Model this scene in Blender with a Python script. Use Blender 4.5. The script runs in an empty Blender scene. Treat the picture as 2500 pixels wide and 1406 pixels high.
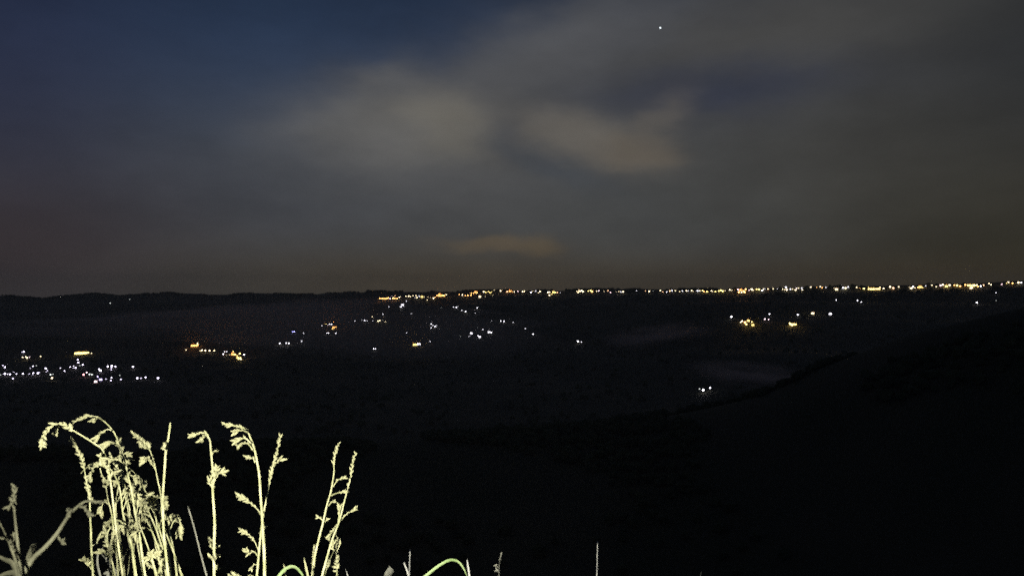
import bpy, bmesh, math, random
from mathutils import Vector, Matrix, noise
random.seed(7)
sc = bpy.context.scene
C = sc.collection
F = 1944.4                      # focal length in photograph pixels (28 mm on 36 mm, 2500 wide)
EYE = 703.0                     # row of the eye level

# ------------------------------------------------------------------ camera
cam = bpy.data.cameras.new('camera'); co = bpy.data.objects.new('camera', cam); C.objects.link(co)
cam.lens = 28; cam.sensor_width = 36; cam.clip_start = 0.05; cam.clip_end = 90000
co.location = (0, 0, 0); co.rotation_euler = (math.radians(90), 0, 0)
cam.dof.use_dof = True; cam.dof.focus_distance = 2.0; cam.dof.aperture_fstop = 11
sc.camera = co
sc.view_settings.view_transform = 'Standard'; sc.view_settings.look = 'None'
sc.view_settings.exposure = 0; sc.view_settings.gamma = 1; sc.view_settings.use_curve_mapping = False
sc.cycles.use_denoising = False
sc.cycles.max_bounces = 3; sc.cycles.diffuse_bounces = 2; sc.cycles.glossy_bounces = 1
sc.cycles.volume_bounces = 0; sc.cycles.transparent_max_bounces = 12
sc.cycles.sample_clamp_indirect = 1.0
sc.cycles.caustics_reflective = False; sc.cycles.caustics_refractive = False

def lin(c): return tuple(((v/255)/12.92 if v/255 <= .04045 else ((v/255+.055)/1.055)**2.4) for v in c) + (1,)

# ------------------------------------------------------------------ night sky
W = bpy.data.worlds.new('World'); sc.world = W; W.use_nodes = True
nt = W.node_tree; N = nt.nodes; L = nt.links; N.clear()
def nd(t, **k):
    n = N.new(t)
    for a, b in k.items(): setattr(n, a, b)
    return n
def mth(op, a, b=None, c=None, clamp=False):
    n = nd('ShaderNodeMath', operation=op, use_clamp=clamp)
    for i, v in enumerate((a, b, c)):
        if v is None: continue
        if isinstance(v, (int, float)): n.inputs[i].default_value = v
        else: L.new(v, n.inputs[i])
    return n.outputs[0]
D_ = math.radians
tc = nd('ShaderNodeTexCoord'); sep = nd('ShaderNodeSeparateXYZ'); L.new(tc.outputs['Generated'], sep.inputs[0])
az0 = mth('ARCTAN2', sep.outputs[0], sep.outputs[1]); el0 = mth('ARCSINE', sep.outputs[2])
def wnoise(scale, detail, amp, off):
    mp = nd('ShaderNodeMapping'); mp.inputs['Location'].default_value = off; mp.inputs['Scale'].default_value = (1, 1, 2.2)
    L.new(tc.outputs['Generated'], mp.inputs[0])
    n = nd('ShaderNodeTexNoise'); n.inputs['Scale'].default_value = scale; n.inputs['Detail'].default_value = detail
    n.inputs['Roughness'].default_value = .56
    L.new(mp.outputs[0], n.inputs['Vector'])
    return mth('MULTIPLY', mth('SUBTRACT', n.outputs[0], .5), amp), n.outputs[0]
n1, _ = wnoise(8.5, 8, .085, (1.3, 4.1, .2)); n2, _ = wnoise(9.5, 8, .052, (7.3, 2.1, 5.2))
az = mth('ADD', az0, n1); el = mth('ADD', el0, n2)
def AE(x, y):
    a = math.atan((x-1250)/F); return a, math.atan((EYE-y)/F*math.cos(a))
# base: vertical ramp
rp = nd('ShaderNodeValToRGB'); L.new(mth('DIVIDE', el0, 0.6, clamp=True), rp.inputs[0])
rp.color_ramp.interpolation = 'B_SPLINE'
cr = rp.color_ramp
stops = [(0, (60, 58, 54)), (.09, (66, 65, 63)), (.24, (62, 66, 72)), (.42, (44, 57, 79)), (.58, (29, 42, 63)), (1, (27, 30, 38))]
cr.elements[0].position = 0; cr.elements[0].color = lin(stops[0][1])
cr.elements[1].position = 1; cr.elements[1].color = lin(stops[-1][1])
for p, c in stops[1:-1]:
    e = cr.elements.new(p); e.color = lin(c)
col = rp.outputs[0]
def blob(x, y, sx, sy, rot, c, w, p=1.0, warp=1):
    """cloud or clear patch: soft ellipse in azimuth/elevation, edges broken by noise; sx, sy in pixels"""
    global col
    a0, e0 = AE(x, y); sa = sx/F; se = sy/F
    A = az if warp else az0; E = el if warp else el0
    da = mth('SUBTRACT', A, a0); de = mth('SUBTRACT', E, e0)
    cr_, sr_ = math.cos(rot), math.sin(rot)
    u = mth('DIVIDE', mth('ADD', mth('MULTIPLY', da, cr_), mth('MULTIPLY', de, sr_)), sa)
    v = mth('DIVIDE', mth('SUBTRACT', mth('MULTIPLY', de, cr_), mth('MULTIPLY', da, sr_)), se)
    r2 = mth('ADD', mth('MULTIPLY', u, u), mth('MULTIPLY', v, v))
    if p != 1: r2 = mth('POWER', r2, p)
    g = mth('MULTIPLY', mth('POWER', 2.71828, mth('MULTIPLY', r2, -1)), w)
    m = nd('ShaderNodeMix', data_type='RGBA'); L.new(g, m.inputs[0]); L.new(col, m.inputs[6]); m.inputs[7].default_value = lin(c)
    col = m.outputs[2]
D = math.radians
#     x     y     sx    sy   rot     colour          w
blob(2700, 330, 850, 800, 0, (42, 42, 40), .85, 1.4, 0)        # thin cloud veil filling the right
blob(1950, 120, 620, 150, D(8), (64, 64, 63), .75, 1.2)
blob(1900, 480, 620, 260, 0, (68, 67, 64), .7, 1.2)
blob(1550, 540, 520, 170, 0, (66, 68, 69), .6, 1.1)
blob(520, 470, 480, 130, 0, (60, 63, 70), .6, 1.1)
blob(2180, 330, 240, 60, D(8), (56, 56, 55), .5, 1.2)
blob(-60, 230, 330, 420, 0, (29, 29, 50), .6, 1.1, 0)
blob(0, 600, 360, 150, 0, (50, 43, 45), .75, 1, 0)
blob(2560, 640, 600, 240, 0, (42, 39, 28), .75, 1, 0)
blob(2560, -20, 260, 240, 0, (31, 33, 35), .7, 1, 0)
blob(1700, 110, 520, 130, D(6), (70, 69, 67), .6, 1)
blob(1330, 150, 330, 110, D(24), (76, 77, 80), .85, 1.3)
blob(1020, 400, 330, 130, D(-8), (78, 78, 78), .6, 1.2)
blob(1250, 300, 330, 130, D(4), (74, 74, 74), .6, 1)
blob(960, 305, 215, 95, D(4), (96, 95, 93), .82, 1.25)
blob(1095, 305, 130, 70, D(-22), (102, 98, 89), .6, 1.2)
blob(940, 215, 110, 45, D(38), (84, 84, 84), .45, 1)
blob(1750, 220, 300, 62, D(2), (48, 52, 65), .85, 1.1)
blob(1420, 340, 190, 55, D(-16), (94, 90, 84), .82, 1.35)
blob(1550, 375, 90, 34, 0, (94, 86, 75), .6, 1.4)
blob(1605, 305, 95, 48, D(40), (86, 82, 77), .6, 1.3)
blob(1240, 330, 45, 50, 0, (66, 68, 73), .45, 1)
blob(1330, 410, 170, 26, D(-22), (58, 63, 70), .5, 1)
blob(1215, 600, 150, 26, 0, (90, 80, 66), .75, 1.8)
blob(1330, 600, 50, 26, 0, (88, 78, 62), .5, 1.5)
blob(1150, 690, 560, 70, 0, (68, 60, 47), .7, 1, 0)
blob(2050, 700, 700, 60, 0, (60, 51, 36), .6, 1, 0)
# fine layered structure of the veil
_, nn = wnoise(9.0, 8, 1, (3.3, 9.1, 1.2))
mr = nd('ShaderNodeMapRange'); L.new(nn, mr.inputs[0]); mr.inputs[1].default_value = .3; mr.inputs[2].default_value = .7
mr.inputs[3].default_value = .90; mr.inputs[4].default_value = 1.10
vm = nd('ShaderNodeVectorMath', operation='SCALE'); L.new(col, vm.inputs[0]); L.new(mr.outputs[0], vm.inputs['Scale'])
bg = nd('ShaderNodeBackground'); L.new(vm.outputs[0], bg.inputs[0]); bg.inputs[1].default_value = 1.16
wo = nd('ShaderNodeOutputWorld'); L.new(bg.outputs[0], wo.inputs[0])

# faint added moonlight, no moon in view, and the torch the photographer holds
sl = bpy.data.lights.new('added_faint_sun', 'SUN'); sl.energy = 0.004; sl.angle = D(8); sl.color = (1, .95, .88)
so = bpy.data.objects.new('added_faint_sun', sl); C.objects.link(so); so.rotation_euler = (D(52), 0, D(15))
tl = bpy.data.lights.new('torch_light', 'SPOT'); tl.energy = 215; tl.spot_size = D(60); tl.spot_blend = 1.0
tl.shadow_soft_size = 0.02; tl.color = (1, .96, .84)
to = bpy.data.objects.new('torch_light', tl); C.objects.link(to); to.location = (-0.10, -0.35, 0.06)
to.rotation_euler = (Vector((-0.40, 1.25, -0.34)) - to.location).to_track_quat('-Z', 'Y').to_euler()

# ------------------------------------------------------------------ materials
def mat(name, col, rough=.8, noise_scale=0, col2=None, emit=0, bump=0, trans=0):
    m = bpy.data.materials.new(name); m.use_nodes = True
    t = m.node_tree; b = t.nodes['Principled BSDF']
    b.inputs['Base Color'].default_value = (*col, 1); b.inputs['Roughness'].default_value = rough
    b.inputs['Specular IOR Level'].default_value = .25
    if noise_scale:
        g = t.nodes.new('ShaderNodeTexCoord'); n = t.nodes.new('ShaderNodeTexNoise'); r = t.nodes.new('ShaderNodeValToRGB')
        n.inputs['Scale'].default_value = noise_scale; n.inputs['Detail'].default_value = 6
        t.links.new(g.outputs['Object'], n.inputs['Vector']); t.links.new(n.outputs[0], r.inputs[0])
        r.color_ramp.elements[0].position = .35; r.color_ramp.elements[0].color = (*col, 1)
        r.color_ramp.elements[1].position = .65; r.color_ramp.elements[1].color = (*(col2 or col), 1)
        t.links.new(r.outputs[0], b.inputs['Base Color'])
        if bump:
            bp = t.nodes.new('ShaderNodeBump'); bp.inputs['Strength'].default_value = bump
            t.links.new(n.outputs[0], bp.inputs['Height']); t.links.new(bp.outputs[0], b.inputs['Normal'])
    if emit:
        b.inputs['Emission Color'].default_value = (*col, 1); b.inputs['Emission Strength'].default_value = emit
        b.inputs['Base Color'].default_value = (.3, .3, .3, 1)
    return m
M = {}
M['terrain'] = mat('scrub_with_painted_haze', (.025, .032, .018), .95, .02, (.06, .055, .035), bump=.3)
_t = M['terrain'].node_tree; _b = _t.nodes['Principled BSDF']; _src = _b.inputs['Base Color'].links[0].from_socket
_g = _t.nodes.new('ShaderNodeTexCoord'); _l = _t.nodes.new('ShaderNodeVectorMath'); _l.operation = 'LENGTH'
_mr = _t.nodes.new('ShaderNodeMapRange'); _mr.inputs[1].default_value = 480; _mr.inputs[2].default_value = 1150  # field colours painted paler with distance, standing in for valley haze brightness
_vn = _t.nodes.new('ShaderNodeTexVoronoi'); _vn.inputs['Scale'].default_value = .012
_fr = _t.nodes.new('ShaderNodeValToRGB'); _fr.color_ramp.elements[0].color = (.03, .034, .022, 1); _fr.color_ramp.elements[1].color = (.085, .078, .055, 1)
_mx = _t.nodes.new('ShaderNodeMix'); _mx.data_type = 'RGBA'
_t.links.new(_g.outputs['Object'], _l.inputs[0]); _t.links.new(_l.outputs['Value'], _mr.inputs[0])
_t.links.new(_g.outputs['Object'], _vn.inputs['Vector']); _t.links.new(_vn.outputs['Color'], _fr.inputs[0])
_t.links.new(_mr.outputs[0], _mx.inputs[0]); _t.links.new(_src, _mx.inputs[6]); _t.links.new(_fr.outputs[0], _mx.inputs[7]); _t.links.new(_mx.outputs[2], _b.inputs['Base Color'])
M['wood'] = mat('dark_tree_foliage', (.02, .03, .014), .9, .2, (.045, .055, .025))
M['straw'] = mat('dry_straw', (.44, .46, .22), .55, 60, (.80, .79, .46), bump=.3)
M['spike'] = mat('dry_spikelet', (.36, .37, .17), .6, 120, (.78, .76, .46), bump=.4)
M['pale'] = mat('bleached_dry_stem', (.62, .62, .56), .6, 90, (.74, .74, .66))
M['grey'] = mat('grey_dead_stem', (.05, .05, .030), .75, 45, (.12, .12, .075), bump=.3)
M['faded'] = mat('faded_stem', (.24, .24, .19), .75, 70, (.36, .36, .29))
M['leaf'] = mat('green_blade', (.26, .38, .14), .5, 40, (.42, .52, .26), bump=.3)
M['wall'] = mat('plaster_wall', (.42, .38, .32), .9, .5, (.5, .46, .4))
M['roof'] = mat('clay_roof', (.16, .10, .07), .9, 1, (.2, .13, .1))
M['pole'] = mat('galvanised_pole', (.25, .25, .25), .6, 2, (.3, .3, .3))
EM = {'q': (.84, .76, 1), 'n': (1, .56, .30), 'w': (.93, .90, 1), 'c': (1, .80, .48), 'y': (1, .76, .24), 'o': (1, .48, .14), 'p': (1, .70, .78),
      'r': (1, .42, .45), 'v': (.66, .55, 1), 'b': (.36, .36, 1), 'g': (.9, .95, .9)}
CN = {'q': 'pale violet-white', 'n': 'light amber', 'w': 'white', 'c': 'warm white', 'y': 'yellow', 'o': 'orange', 'p': 'pinkish white', 'r': 'pink', 'v': 'violet', 'b': 'blue', 'g': 'faint grey-white'}
LAMP_E = {1: 5.5, 2: 9, 3: 12}
def em(c, s):
    k = 'lamp_%s_%s' % (c, s)
    if k not in M:
        e = LAMP_E[s]*(.35 if c == 'g' else 1.7 if c in 'ovb' else 1)
        M[k] = mat('glowing_%s_lamp' % CN[c].replace(' ', '_').replace('-', '_'), EM[c], emit=e)
    return M[k]
def wem(c):
    k = 'win_' + c
    if k not in M: M[k] = mat('lit_%s_window' % CN[c].replace(' ', '_'), EM[c], emit=5.5 if c in 'oyv' else 6.5)
    return M[k]

# ------------------------------------------------------------------ terrain
def lerpk(ks, x):
    if x <= ks[0][0]: return ks[0][1]
    for (a, b), (c, d) in zip(ks, ks[1:]):
        if x <= c:
            t = (x-a)/(c-a); t2 = t*t*(3-2*t) if c > 900 else t
            return b+(d-b)*t2
    return ks[-1][1]
def row2t(y, a): return -(y-EYE)/F*math.cos(a)           # slope (z over ground distance) seen at that row
CREST_ROW = [(-200, 718), (0, 722), (110, 728), (220, 717), (300, 722), (400, 714), (450, 716), (560, 720), (630, 715), (720, 719),
             (800, 716), (900, 712), (1000, 713), (1150, 711), (1250, 710), (1400, 709), (1500, 707), (1560, 705), (1620, 708),
             (1800, 706), (2000, 701), (2200, 697), (2350, 693), (2500, 685), (2800, 678)]
def crest_row(px):
    ks = CREST_ROW
    if px <= ks[0][0]: return ks[0][1]
    for (a, b), (c, d) in zip(ks, ks[1:]):
        if px <= c: return b+(d-b)*(px-a)/(c-a)
    return ks[-1][1]
def sstep(a, b, x):
    t = min(1, max(0, (x-a)/(b-a))); return t*t*(3-2*t)
S = .5                                                  # the far country is laid out in units of S metres
def height(az_, r): return S*height_u(az_, r/S)
def height_u(az_, r):
    fr = math.cos(az_)
    front = sstep(-.15, .35, fr)                           # behind the camera the ground stays a plateau
    aa = max(-1.0, min(1.0, az_)) if fr > 0 else (1.0 if az_ > 0 else -1.0)
    px = 1250+F*math.tan(aa); ri = sstep(1150, 1900, px)
    rc = 3250 + (2700-3250)*sstep(820, 960, px) + (2150-2700)*ri      # distance of the skyline ridge
    zc = rc*row2t(crest_row(px), aa)
    ks = [(0, -1.56/S), (.9/S, -1.58/S), (3/S, -2.7/S), (10/S, -7.6/S), (100, -72), (300, -142), (600, -168), (1000, -178)]
    if px < 1500 or True:
        L_ = [(1500, -171), (1900, -151), (2250, -112), (2600, -64), (3000, -40), (3250, 0)]
        R_ = [(1250, -150), (1550, -112), (1800, -66), (2000, -34), (2120, -12), (2150, 0)]
        for (a, b), (c, d) in zip(L_, R_):
            ks.append((a+(c-a)*ri, b+(d-b)*ri))
    k2 = []
    for i, (a, b) in enumerate(ks):
        if i >= 8:
            # squeeze the far half so that the crest lands at rc
            base = ks[8][0]; end = ks[-1][0]
            a = base+(a-base)*(rc-base)/(end-base)
            if i == len(ks)-1: b = zc
            elif i == len(ks)-2: b = zc - (12 if px > 900 else 26)
            elif i == len(ks)-3: b = b + (14 if px > 900 else -22)*(1-ri)
        k2.append((a, b))
    k2 += [(rc+120, zc-30), (rc+600, zc-110), (4200, -160)]
    z = lerpk(k2, r)
    # spur of our own hill closing the view on the right
    sr = [(-400, 1130), (300, 1115), (900, 1085), (1300, 1060), (1600, 1020), (1760, 992), (1880, 962), (2000, 905), (2200, 832), (2350, 792), (2500, 752), (2900, 700)]
    if px > -400:
        row = sr[-1][1] if px > 1500 else sr[0][1]
        for (a, b), (c, d) in zip(sr, sr[1:]):
            if px <= c: row = b+(d-b)*(px-a)/(c-a); break
        zs = 480*row2t(row, aa)
        w = math.exp(-((r-480)/170)**2) if r < 480 else math.exp(-((r-480)/120)**2)
        z = z + (zs-z)*w if zs > z else z
    n = noise.fractal(Vector((math.sin(az_)*r/160, math.cos(az_)*r/160, 3.1)), 1.0, 2.1, 5)
    amp = min(9, max(0, r-4)*.010) * (0.12 if abs(r-rc) < 90 else .22+.78*min(1, (abs(r-rc)-90)/300))
    if abs(r-480) < 150: amp *= .5
    z += n*amp
    if fr > .6 and abs(r-rc) < 140:
        z += (noise.noise(Vector((az_*95, 1.7, 0)))*3.2 + noise.noise(Vector((az_*260, 4.7, 0)))*1.2)*(1-abs(r-rc)/140)*(1 if px < 930 else .45)
    back = -1.56/S + min(r, 400)*.05*sstep(6, 60, r)
    return back + (z-back)*front

azs = []
a = -math.pi
while a < math.pi-1e-6:
    azs.append(a); a += .0035 if -.66 < a < .66 else (.02 if abs(a) < 1.3 else .09)
rs = [0.4]
while rs[-1] < 4200*S:
    r = rs[-1]; rs.append(r*1.09 if r < 90 else r*1.035 if r < 500 else r+7 if r < 1750 else r+40)
bm = bmesh.new()
cv = bm.verts.new((0, 0, -1.56)); grid = []
for r in rs: grid.append([bm.verts.new((math.sin(a)*r, math.cos(a)*r, height(a, r))) for a in azs])
n = len(azs)
for i in range(n): bm.faces.new((cv, grid[0][(i+1) % n], grid[0][i]))
for j in range(len(rs)-1):
    for i in range(n):
        bm.faces.new((grid[j][i], grid[j][(i+1) % n], grid[j+1][(i+1) % n], grid[j+1][i]))
me = bpy.data.meshes.new('terrain'); bm.to_mesh(me); bm.free()
for p in me.polygons: p.use_smooth = True
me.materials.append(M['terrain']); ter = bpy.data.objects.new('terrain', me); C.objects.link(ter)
ter['kind'] = 'structure'; ter['label'] = 'dark valley floor and hills under the night sky'

def hit(px, py):
    """where the sight line through a pixel meets the ground: ground distance, azimuth"""
    a = math.atan((px-1250)/F); s = row2t(py, a); r = 620.0*S if px < 1600 else 700.0*S
    while r < 3400*S:
        if height(a, r) >= s*r: return a, r
        r += 2
    best = max((height(a, q)/q, q) for q in range(850, 1700, 10)); return a, float(best[1])

# ------------------------------------------------------------------ mesh helpers
def mesh(name, vs, fs, m, smooth=False):
    me = bpy.data.meshes.new(name); me.from_pydata(vs, [], fs); me.materials.append(m)
    if smooth:
        for p in me.polygons: p.use_smooth = True
    return me
def obj(name, me, parent=None, loc=None, rot=None, scale=None):
    o = bpy.data.objects.new(name, me); C.objects.link(o); o.parent = parent
    if loc is not None: o.location = loc
    if rot is not None: o.rotation_euler = rot
    if scale is not None: o.scale = scale
    return o
def tag(o, label, cat, group=None):
    o['label'] = label; o['category'] = cat
    if group: o['group'] = group
def box(x0, x1, y0, y1, z0, z1):
    v = [(x, y, z) for x in (x0, x1) for y in (y0, y1) for z in (z0, z1)]
    f = [(0, 1, 3, 2), (4, 6, 7, 5), (0, 4, 5, 1), (2, 3, 7, 6), (0, 2, 6, 4), (1, 5, 7, 3)]
    return v, f
def cyl(r0, r1, z0, z1, n=6):
    v = [(r0*math.cos(k*6.2832/n), r0*math.sin(k*6.2832/n), z0) for k in range(n)]+[(r1*math.cos(k*6.2832/n), r1*math.sin(k*6.2832/n), z1) for k in range(n)]
    f = [(k, (k+1) % n, n+(k+1) % n, n+k) for k in range(n)]+[tuple(range(n-1, -1, -1)), tuple(range(n, 2*n))]
    return v, f
pole_me = mesh('pole', *cyl(.14, .09, 0, 1), M['pole'])
heads = {}
def head_me(c, s):
    if (c, s) not in heads:
        R = {1: .50, 2: .78, 3: 1.0}[s]
        bm = bmesh.new(); bmesh.ops.create_icosphere(bm, subdivisions=1, radius=R)
        for v in bm.verts: v.co.z *= .75
        me = bpy.data.meshes.new('lantern'); bm.to_mesh(me); bm.free(); me.materials.append(em(c, s)); heads[(c, s)] = me
    return heads[(c, s)]

# ------------------------------------------------------------------ the lights of the valley and the ridge
ORD = ['first', 'second', 'third', 'fourth', 'fifth', 'sixth', 'seventh', 'eighth', 'ninth', 'tenth', 'eleventh', 'twelfth',
       'thirteenth', 'fourteenth', 'fifteenth', 'sixteenth', 'seventeenth', 'eighteenth']
SZ = {1: 'small', 2: 'bright', 3: 'large'}
K = 2500/420
REG = {'A': (0, 820, K), 'B': (420, 680, K), 'C': (840, 680, K), 'D': (1180, 680, K), 'E': (1560, 680, K), 'F': (1940, 660, 2500/560),
       'G': (1400, 800, 2500/1100), 'H': (0, 680, K)}
# place, region, points (x, y, size, colour) in that zoomed region; size 3 is a floodlit house, two numbers 'w x h' a long lit building
LIGHTS = [
 ('pocket above bottom-left village', 'A', '318,235,1,w 345,230,2,w 328,315,2,c 375,305,2,c 395,318,2,c 430,308,1,p 590,296,2,c'),
 ('upper left of bottom-left village', 'A', '42,430,1,w 75,455,2,w 65,468,1,w 440,475,1,w 480,447,2,w 530,432,1,g 665,475,2,w 690,505,1,w 672,525,1,w'),
 ('bottom-left village street at frame edge', 'A', '8,570,1,g 70,555,2,w 110,560,1,w 145,563,2,w 200,535,1,w 240,555,1,w 333,552,2,w 425,562,1,w 485,545,2,w 470,570,1,w 550,550,2,w 572,530,1,w 188,627,1,w'),
 ('middle of bottom-left village', 'A', '735,570,2,g 770,560,1,g 755,615,2,c 877,470,1,w 937,510,2,w 1020,455,2,w 1070,440,1,w 1065,470,1,w 1100,467,2,w 1130,345,2,w 1138,388,2,w 1203,423,2,w 1160,437,1,g 1330,250,1,c'),
 ('heart of bottom-left village', 'A', '1260,533,2,p 1215,567,2,r 1300,560,2,g 1335,565,2,g 1420,595,1,v 1465,630,3,v 1388,660,3,p 1440,487,2,w 1462,507,2,w 1540,630,1,w 1620,615,2,w 1612,655,1,w 1740,580,1,g 1758,635,2,w'),
 ('right of bottom-left village', 'A', '1565,450,2,w 1625,440,2,w 1617,465,1,w 1617,492,1,w 1677,443,2,w 1932,455,2,w'),
 ('last street of bottom-left village', 'A', '1995,618,2,w 2048,618,1,w 2115,607,2,w 2297,615,2,w'),
 ('orange hamlet left of centre', 'B', '205,1035,1,c 290,965,2,p 370,945,2,c 375,968,2,o'),
 ('white row between orange hamlets', 'B', '410,1050,1,c 435,1040,2,c 485,1045,2,c 545,1045,2,c 612,1047,2,c'),
 ('orange village left of centre', 'B', '765,1060,1,w 795,1060,1,w 745,1097,2,w 790,1110,1,c 840,1105,1,c 890,1060,2,y 880,1095,3,o 915,1100,2,o 945,1120,2,y 985,1090,2,y 1045,1105,2,w 960,1145,3,y 995,1145,2,y 970,1168,2,y 1000,1170,2,c'),
 ('sparse farms left of centre', 'B', '1565,940,2,w 1660,938,2,w 1700,940,2,w 1885,908,2,w 1912,792,1,w 1752,770,2,b 1775,770,2,b'),
 ('round orange hamlet below ridge', 'B', '2237,657,2,y 2290,663,2,w 2320,663,2,w 2178,688,1,w 2265,680,1,p 2350,710,3,o 2380,702,2,o 2330,728,2,y 2255,790,2,w 2275,790,2,w 2380,795,2,w'),
 ('foot of far left mountains', 'H', '1603,355,2,g 1885,300,1,g'),
 ('orange streak at ridge town left end', 'C', '520,290,2,o 550,288,2,o 640,282,2,o 670,292,2,p 710,285,2,o 740,290,2,o 770,292,2,o 740,250,1,p 700,255,1,p 805,272,2,c 820,262,1,c'),
 ('white row on ridge town left part', 'C', '900,257,2,w 940,255,2,c 965,262,2,c 1000,252,2,c 1030,275,1,w 1045,250,2,w 1060,278,2,w 1090,255,2,w 1135,262,3,y 1165,268,1,c 1210,312,2,c'),
 ('orange tongue on ridge town', 'C', '1220,272,1,c 1260,278,1,c 1300,285,2,c 1325,272,1,o 1350,245,2,o 1385,230,3,o 1440,240,2,o 1485,234,2,c'),
 ('curved orange street on ridge', 'C', '1675,228,2,o 1720,237,2,c 1760,245,1,o 1800,245,2,o 1845,240,2,o 1850,210,2,o 1885,212,2,o 1912,195,3,o 1935,210,2,o 1972,262,3,c 2055,258,1,c 2160,243,1,c'),
 ('yellow knot on central ridge', 'C', '2030,190,2,c 2060,200,2,y 2095,190,2,y 2120,205,2,y 2140,195,2,y 2180,168,1,w 2275,178,2,w'),
 ('central ridge right of yellow knot', 'D', '345,190,2,p 385,182,3,o 415,190,1,o 450,192,2,c 502,187,2,p 570,190,2,w 595,187,2,w 690,202,2,w 720,185,1,w 760,182,2,w 823,190,2,w 800,210,1,g'),
 ('yellow cluster on central ridge', 'D', '935,200,2,c 960,198,2,c 1020,198,3,y 1045,205,2,y 1075,202,2,p 1115,206,1,w 962,243,2,c 995,225,1,y'),
 ('bright knot left of dark wooded knoll', 'D', '1360,185,2,w 1375,205,2,c 1400,180,3,c 1430,175,2,c 1450,190,2,c 1525,180,2,y 1560,175,2,y 1580,190,2,o 1645,185,1,w 1675,178,2,p 1752,185,1,w 1812,175,2,p 1850,202,2,p'),
 ('dim gap below dark wooded knoll', 'D', '1930,190,1,w 1970,190,1,w 2000,192,1,w 2030,193,2,w 2225,178,1,w 2355,178,1,p 2412,186,2,w 2470,180,1,g'),
 ('white steps below ridge town', 'C', '905,328,1,w 850,380,3,w 825,412,2,w 650,410,1,w 1415,420,1,g 980,510,1,w'),
 ('mid-valley row left of centre', 'C', '158,615,1,w 262,600,1,w 300,610,2,w 335,613,1,w 408,555,2,c 418,612,1,w 495,618,2,c 520,610,2,c 560,605,1,g 600,628,2,c 565,518,2,w'),
 ('sparse slope below curved street', 'C', '1590,415,1,w 1635,418,2,w 1655,410,1,w 1715,463,1,w 1765,480,2,w 1935,425,2,w 1908,497,1,w'),
 ('branching white hamlet mid-valley', 'C', '1265,658,2,w 1290,680,2,w 1325,695,2,w 1340,680,1,w 1265,715,2,w'),
 ('dark fields round yellow farm', 'C', '908,785,1,w 1247,915,1,w 430,1018,2,w 458,1022,1,w'),
 ('white farms below central ridge', 'C', '2140,617,1,w 2277,617,2,w 2325,620,2,w 2462,637,1,w 2018,740,2,w 2105,775,3,w 2140,783,2,w 1850,790,3,w 1820,840,1,w 1945,830,2,w 1970,845,3,w 1690,838,1,g 1940,712,1,g'),
 ('lone farms in central valley', 'D', '610,727,1,w 723,806,2,w 1375,912,2,w 1425,920,1,w'),
 ('white string right of dark knoll', 'E', '310,175,2,w 345,195,1,p 405,195,2,w 450,180,2,p 480,175,2,w 530,177,2,w 590,192,1,w 630,180,2,w 690,178,2,w 715,178,1,w 765,175,2,w 790,185,1,w 850,178,2,w 880,180,2,w'),
 ('yellow stretch of right ridge', 'E', '925,178,2,y 945,188,2,o 985,190,2,y 1010,190,1,y 1050,180,2,c 1070,188,1,c 1110,190,2,y 1160,180,2,y 1190,170,2,y 1215,183,2,y 1250,178,1,c'),
 ('orange terraces on right ridge', 'E', '1320,162,2,c 1350,172,1,w 1440,162,2,p 1480,165,3,o 1520,180,2,o 1550,155,2,o 1450,198,2,o 1490,200,2,c 1535,198,2,o 1600,168,1,p 1635,155,2,c 1655,168,2,c'),
 ('mixed lights after orange terraces', 'E', '1710,155,2,y 1745,158,2,y 1790,172,2,w 1810,155,2,c 1830,150,1,w 1875,157,2,p 1950,150,2,c 2010,150,1,w'),
 ('white block on right ridge', 'E', '2090,155,2,w 2135,130,2,w 2120,160,1,w 2150,165,2,w 2200,155,2,w 2230,150,1,w 2275,165,2,w 2290,140,2,p 2320,138,1,w 2365,140,1,w 2375,165,2,w'),
 ('orange farm on right slope', 'E', '1343,555,2,w 1480,635,2,c 1500,625,2,c 1540,645,2,o 1560,665,2,y 1590,610,3,y 1640,640,2,y 1655,672,3,y'),
 ('right slope beside yellow barn', 'E', '1898,515,2,w 1828,590,2,p 1885,598,2,p 2308,528,2,w 2190,655,2,y 2225,685,2,c'),
 ('ridge left of yellow hall', 'F', '175,182,2,c 240,190,1,o 280,180,2,c 300,190,1,o 340,190,1,w 430,190,1,w 455,205,3,w 530,190,2,w 555,195,2,c 585,182,2,w 675,185,2,c 710,198,1,o'),
 ('ridge around yellow hall', 'F', '755,198,2,y 805,188,2,y 930,185,2,c 970,198,2,c 1040,182,2,c 1075,192,2,p 1135,180,2,w'),
 ('ridge before dark gap', 'F', '1250,188,1,w 1272,195,2,w 1290,180,2,w 1310,190,1,w 1345,185,2,o 1372,180,3,y 1395,188,1,y 1427,175,1,w'),
 ('densest stretch of far right ridge', 'F', '1495,165,2,w 1545,178,1,w 1590,165,2,p 1615,158,2,w 1655,172,3,y 1690,165,2,w 1740,160,2,o 1770,165,2,y 1805,172,2,o 1860,158,2,o'),
 ('golden stretch of far right ridge', 'F', '1925,190,3,c 1960,165,2,y 1985,160,2,c 2000,175,2,o 2030,172,2,w 2060,162,2,p'),
 ('end of ridge at frame edge', 'F', '2118,150,2,c 2140,158,2,c 2258,152,2,p 2310,140,1,y 2330,130,2,c 2375,140,2,o 2440,133,2,w 2470,133,2,w'),
 ('slope under right ridge', 'F', '455,323,2,w 685,328,2,w 728,345,2,w 35,485,1,w 198,467,3,c 390,473,3,w 1985,352,2,w 2195,248,1,w 2195,328,1,g'),
 ('dark valley by mist patch', 'G', '720,350,2,w 758,340,2,w 700,345,1,g'),
]
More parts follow.
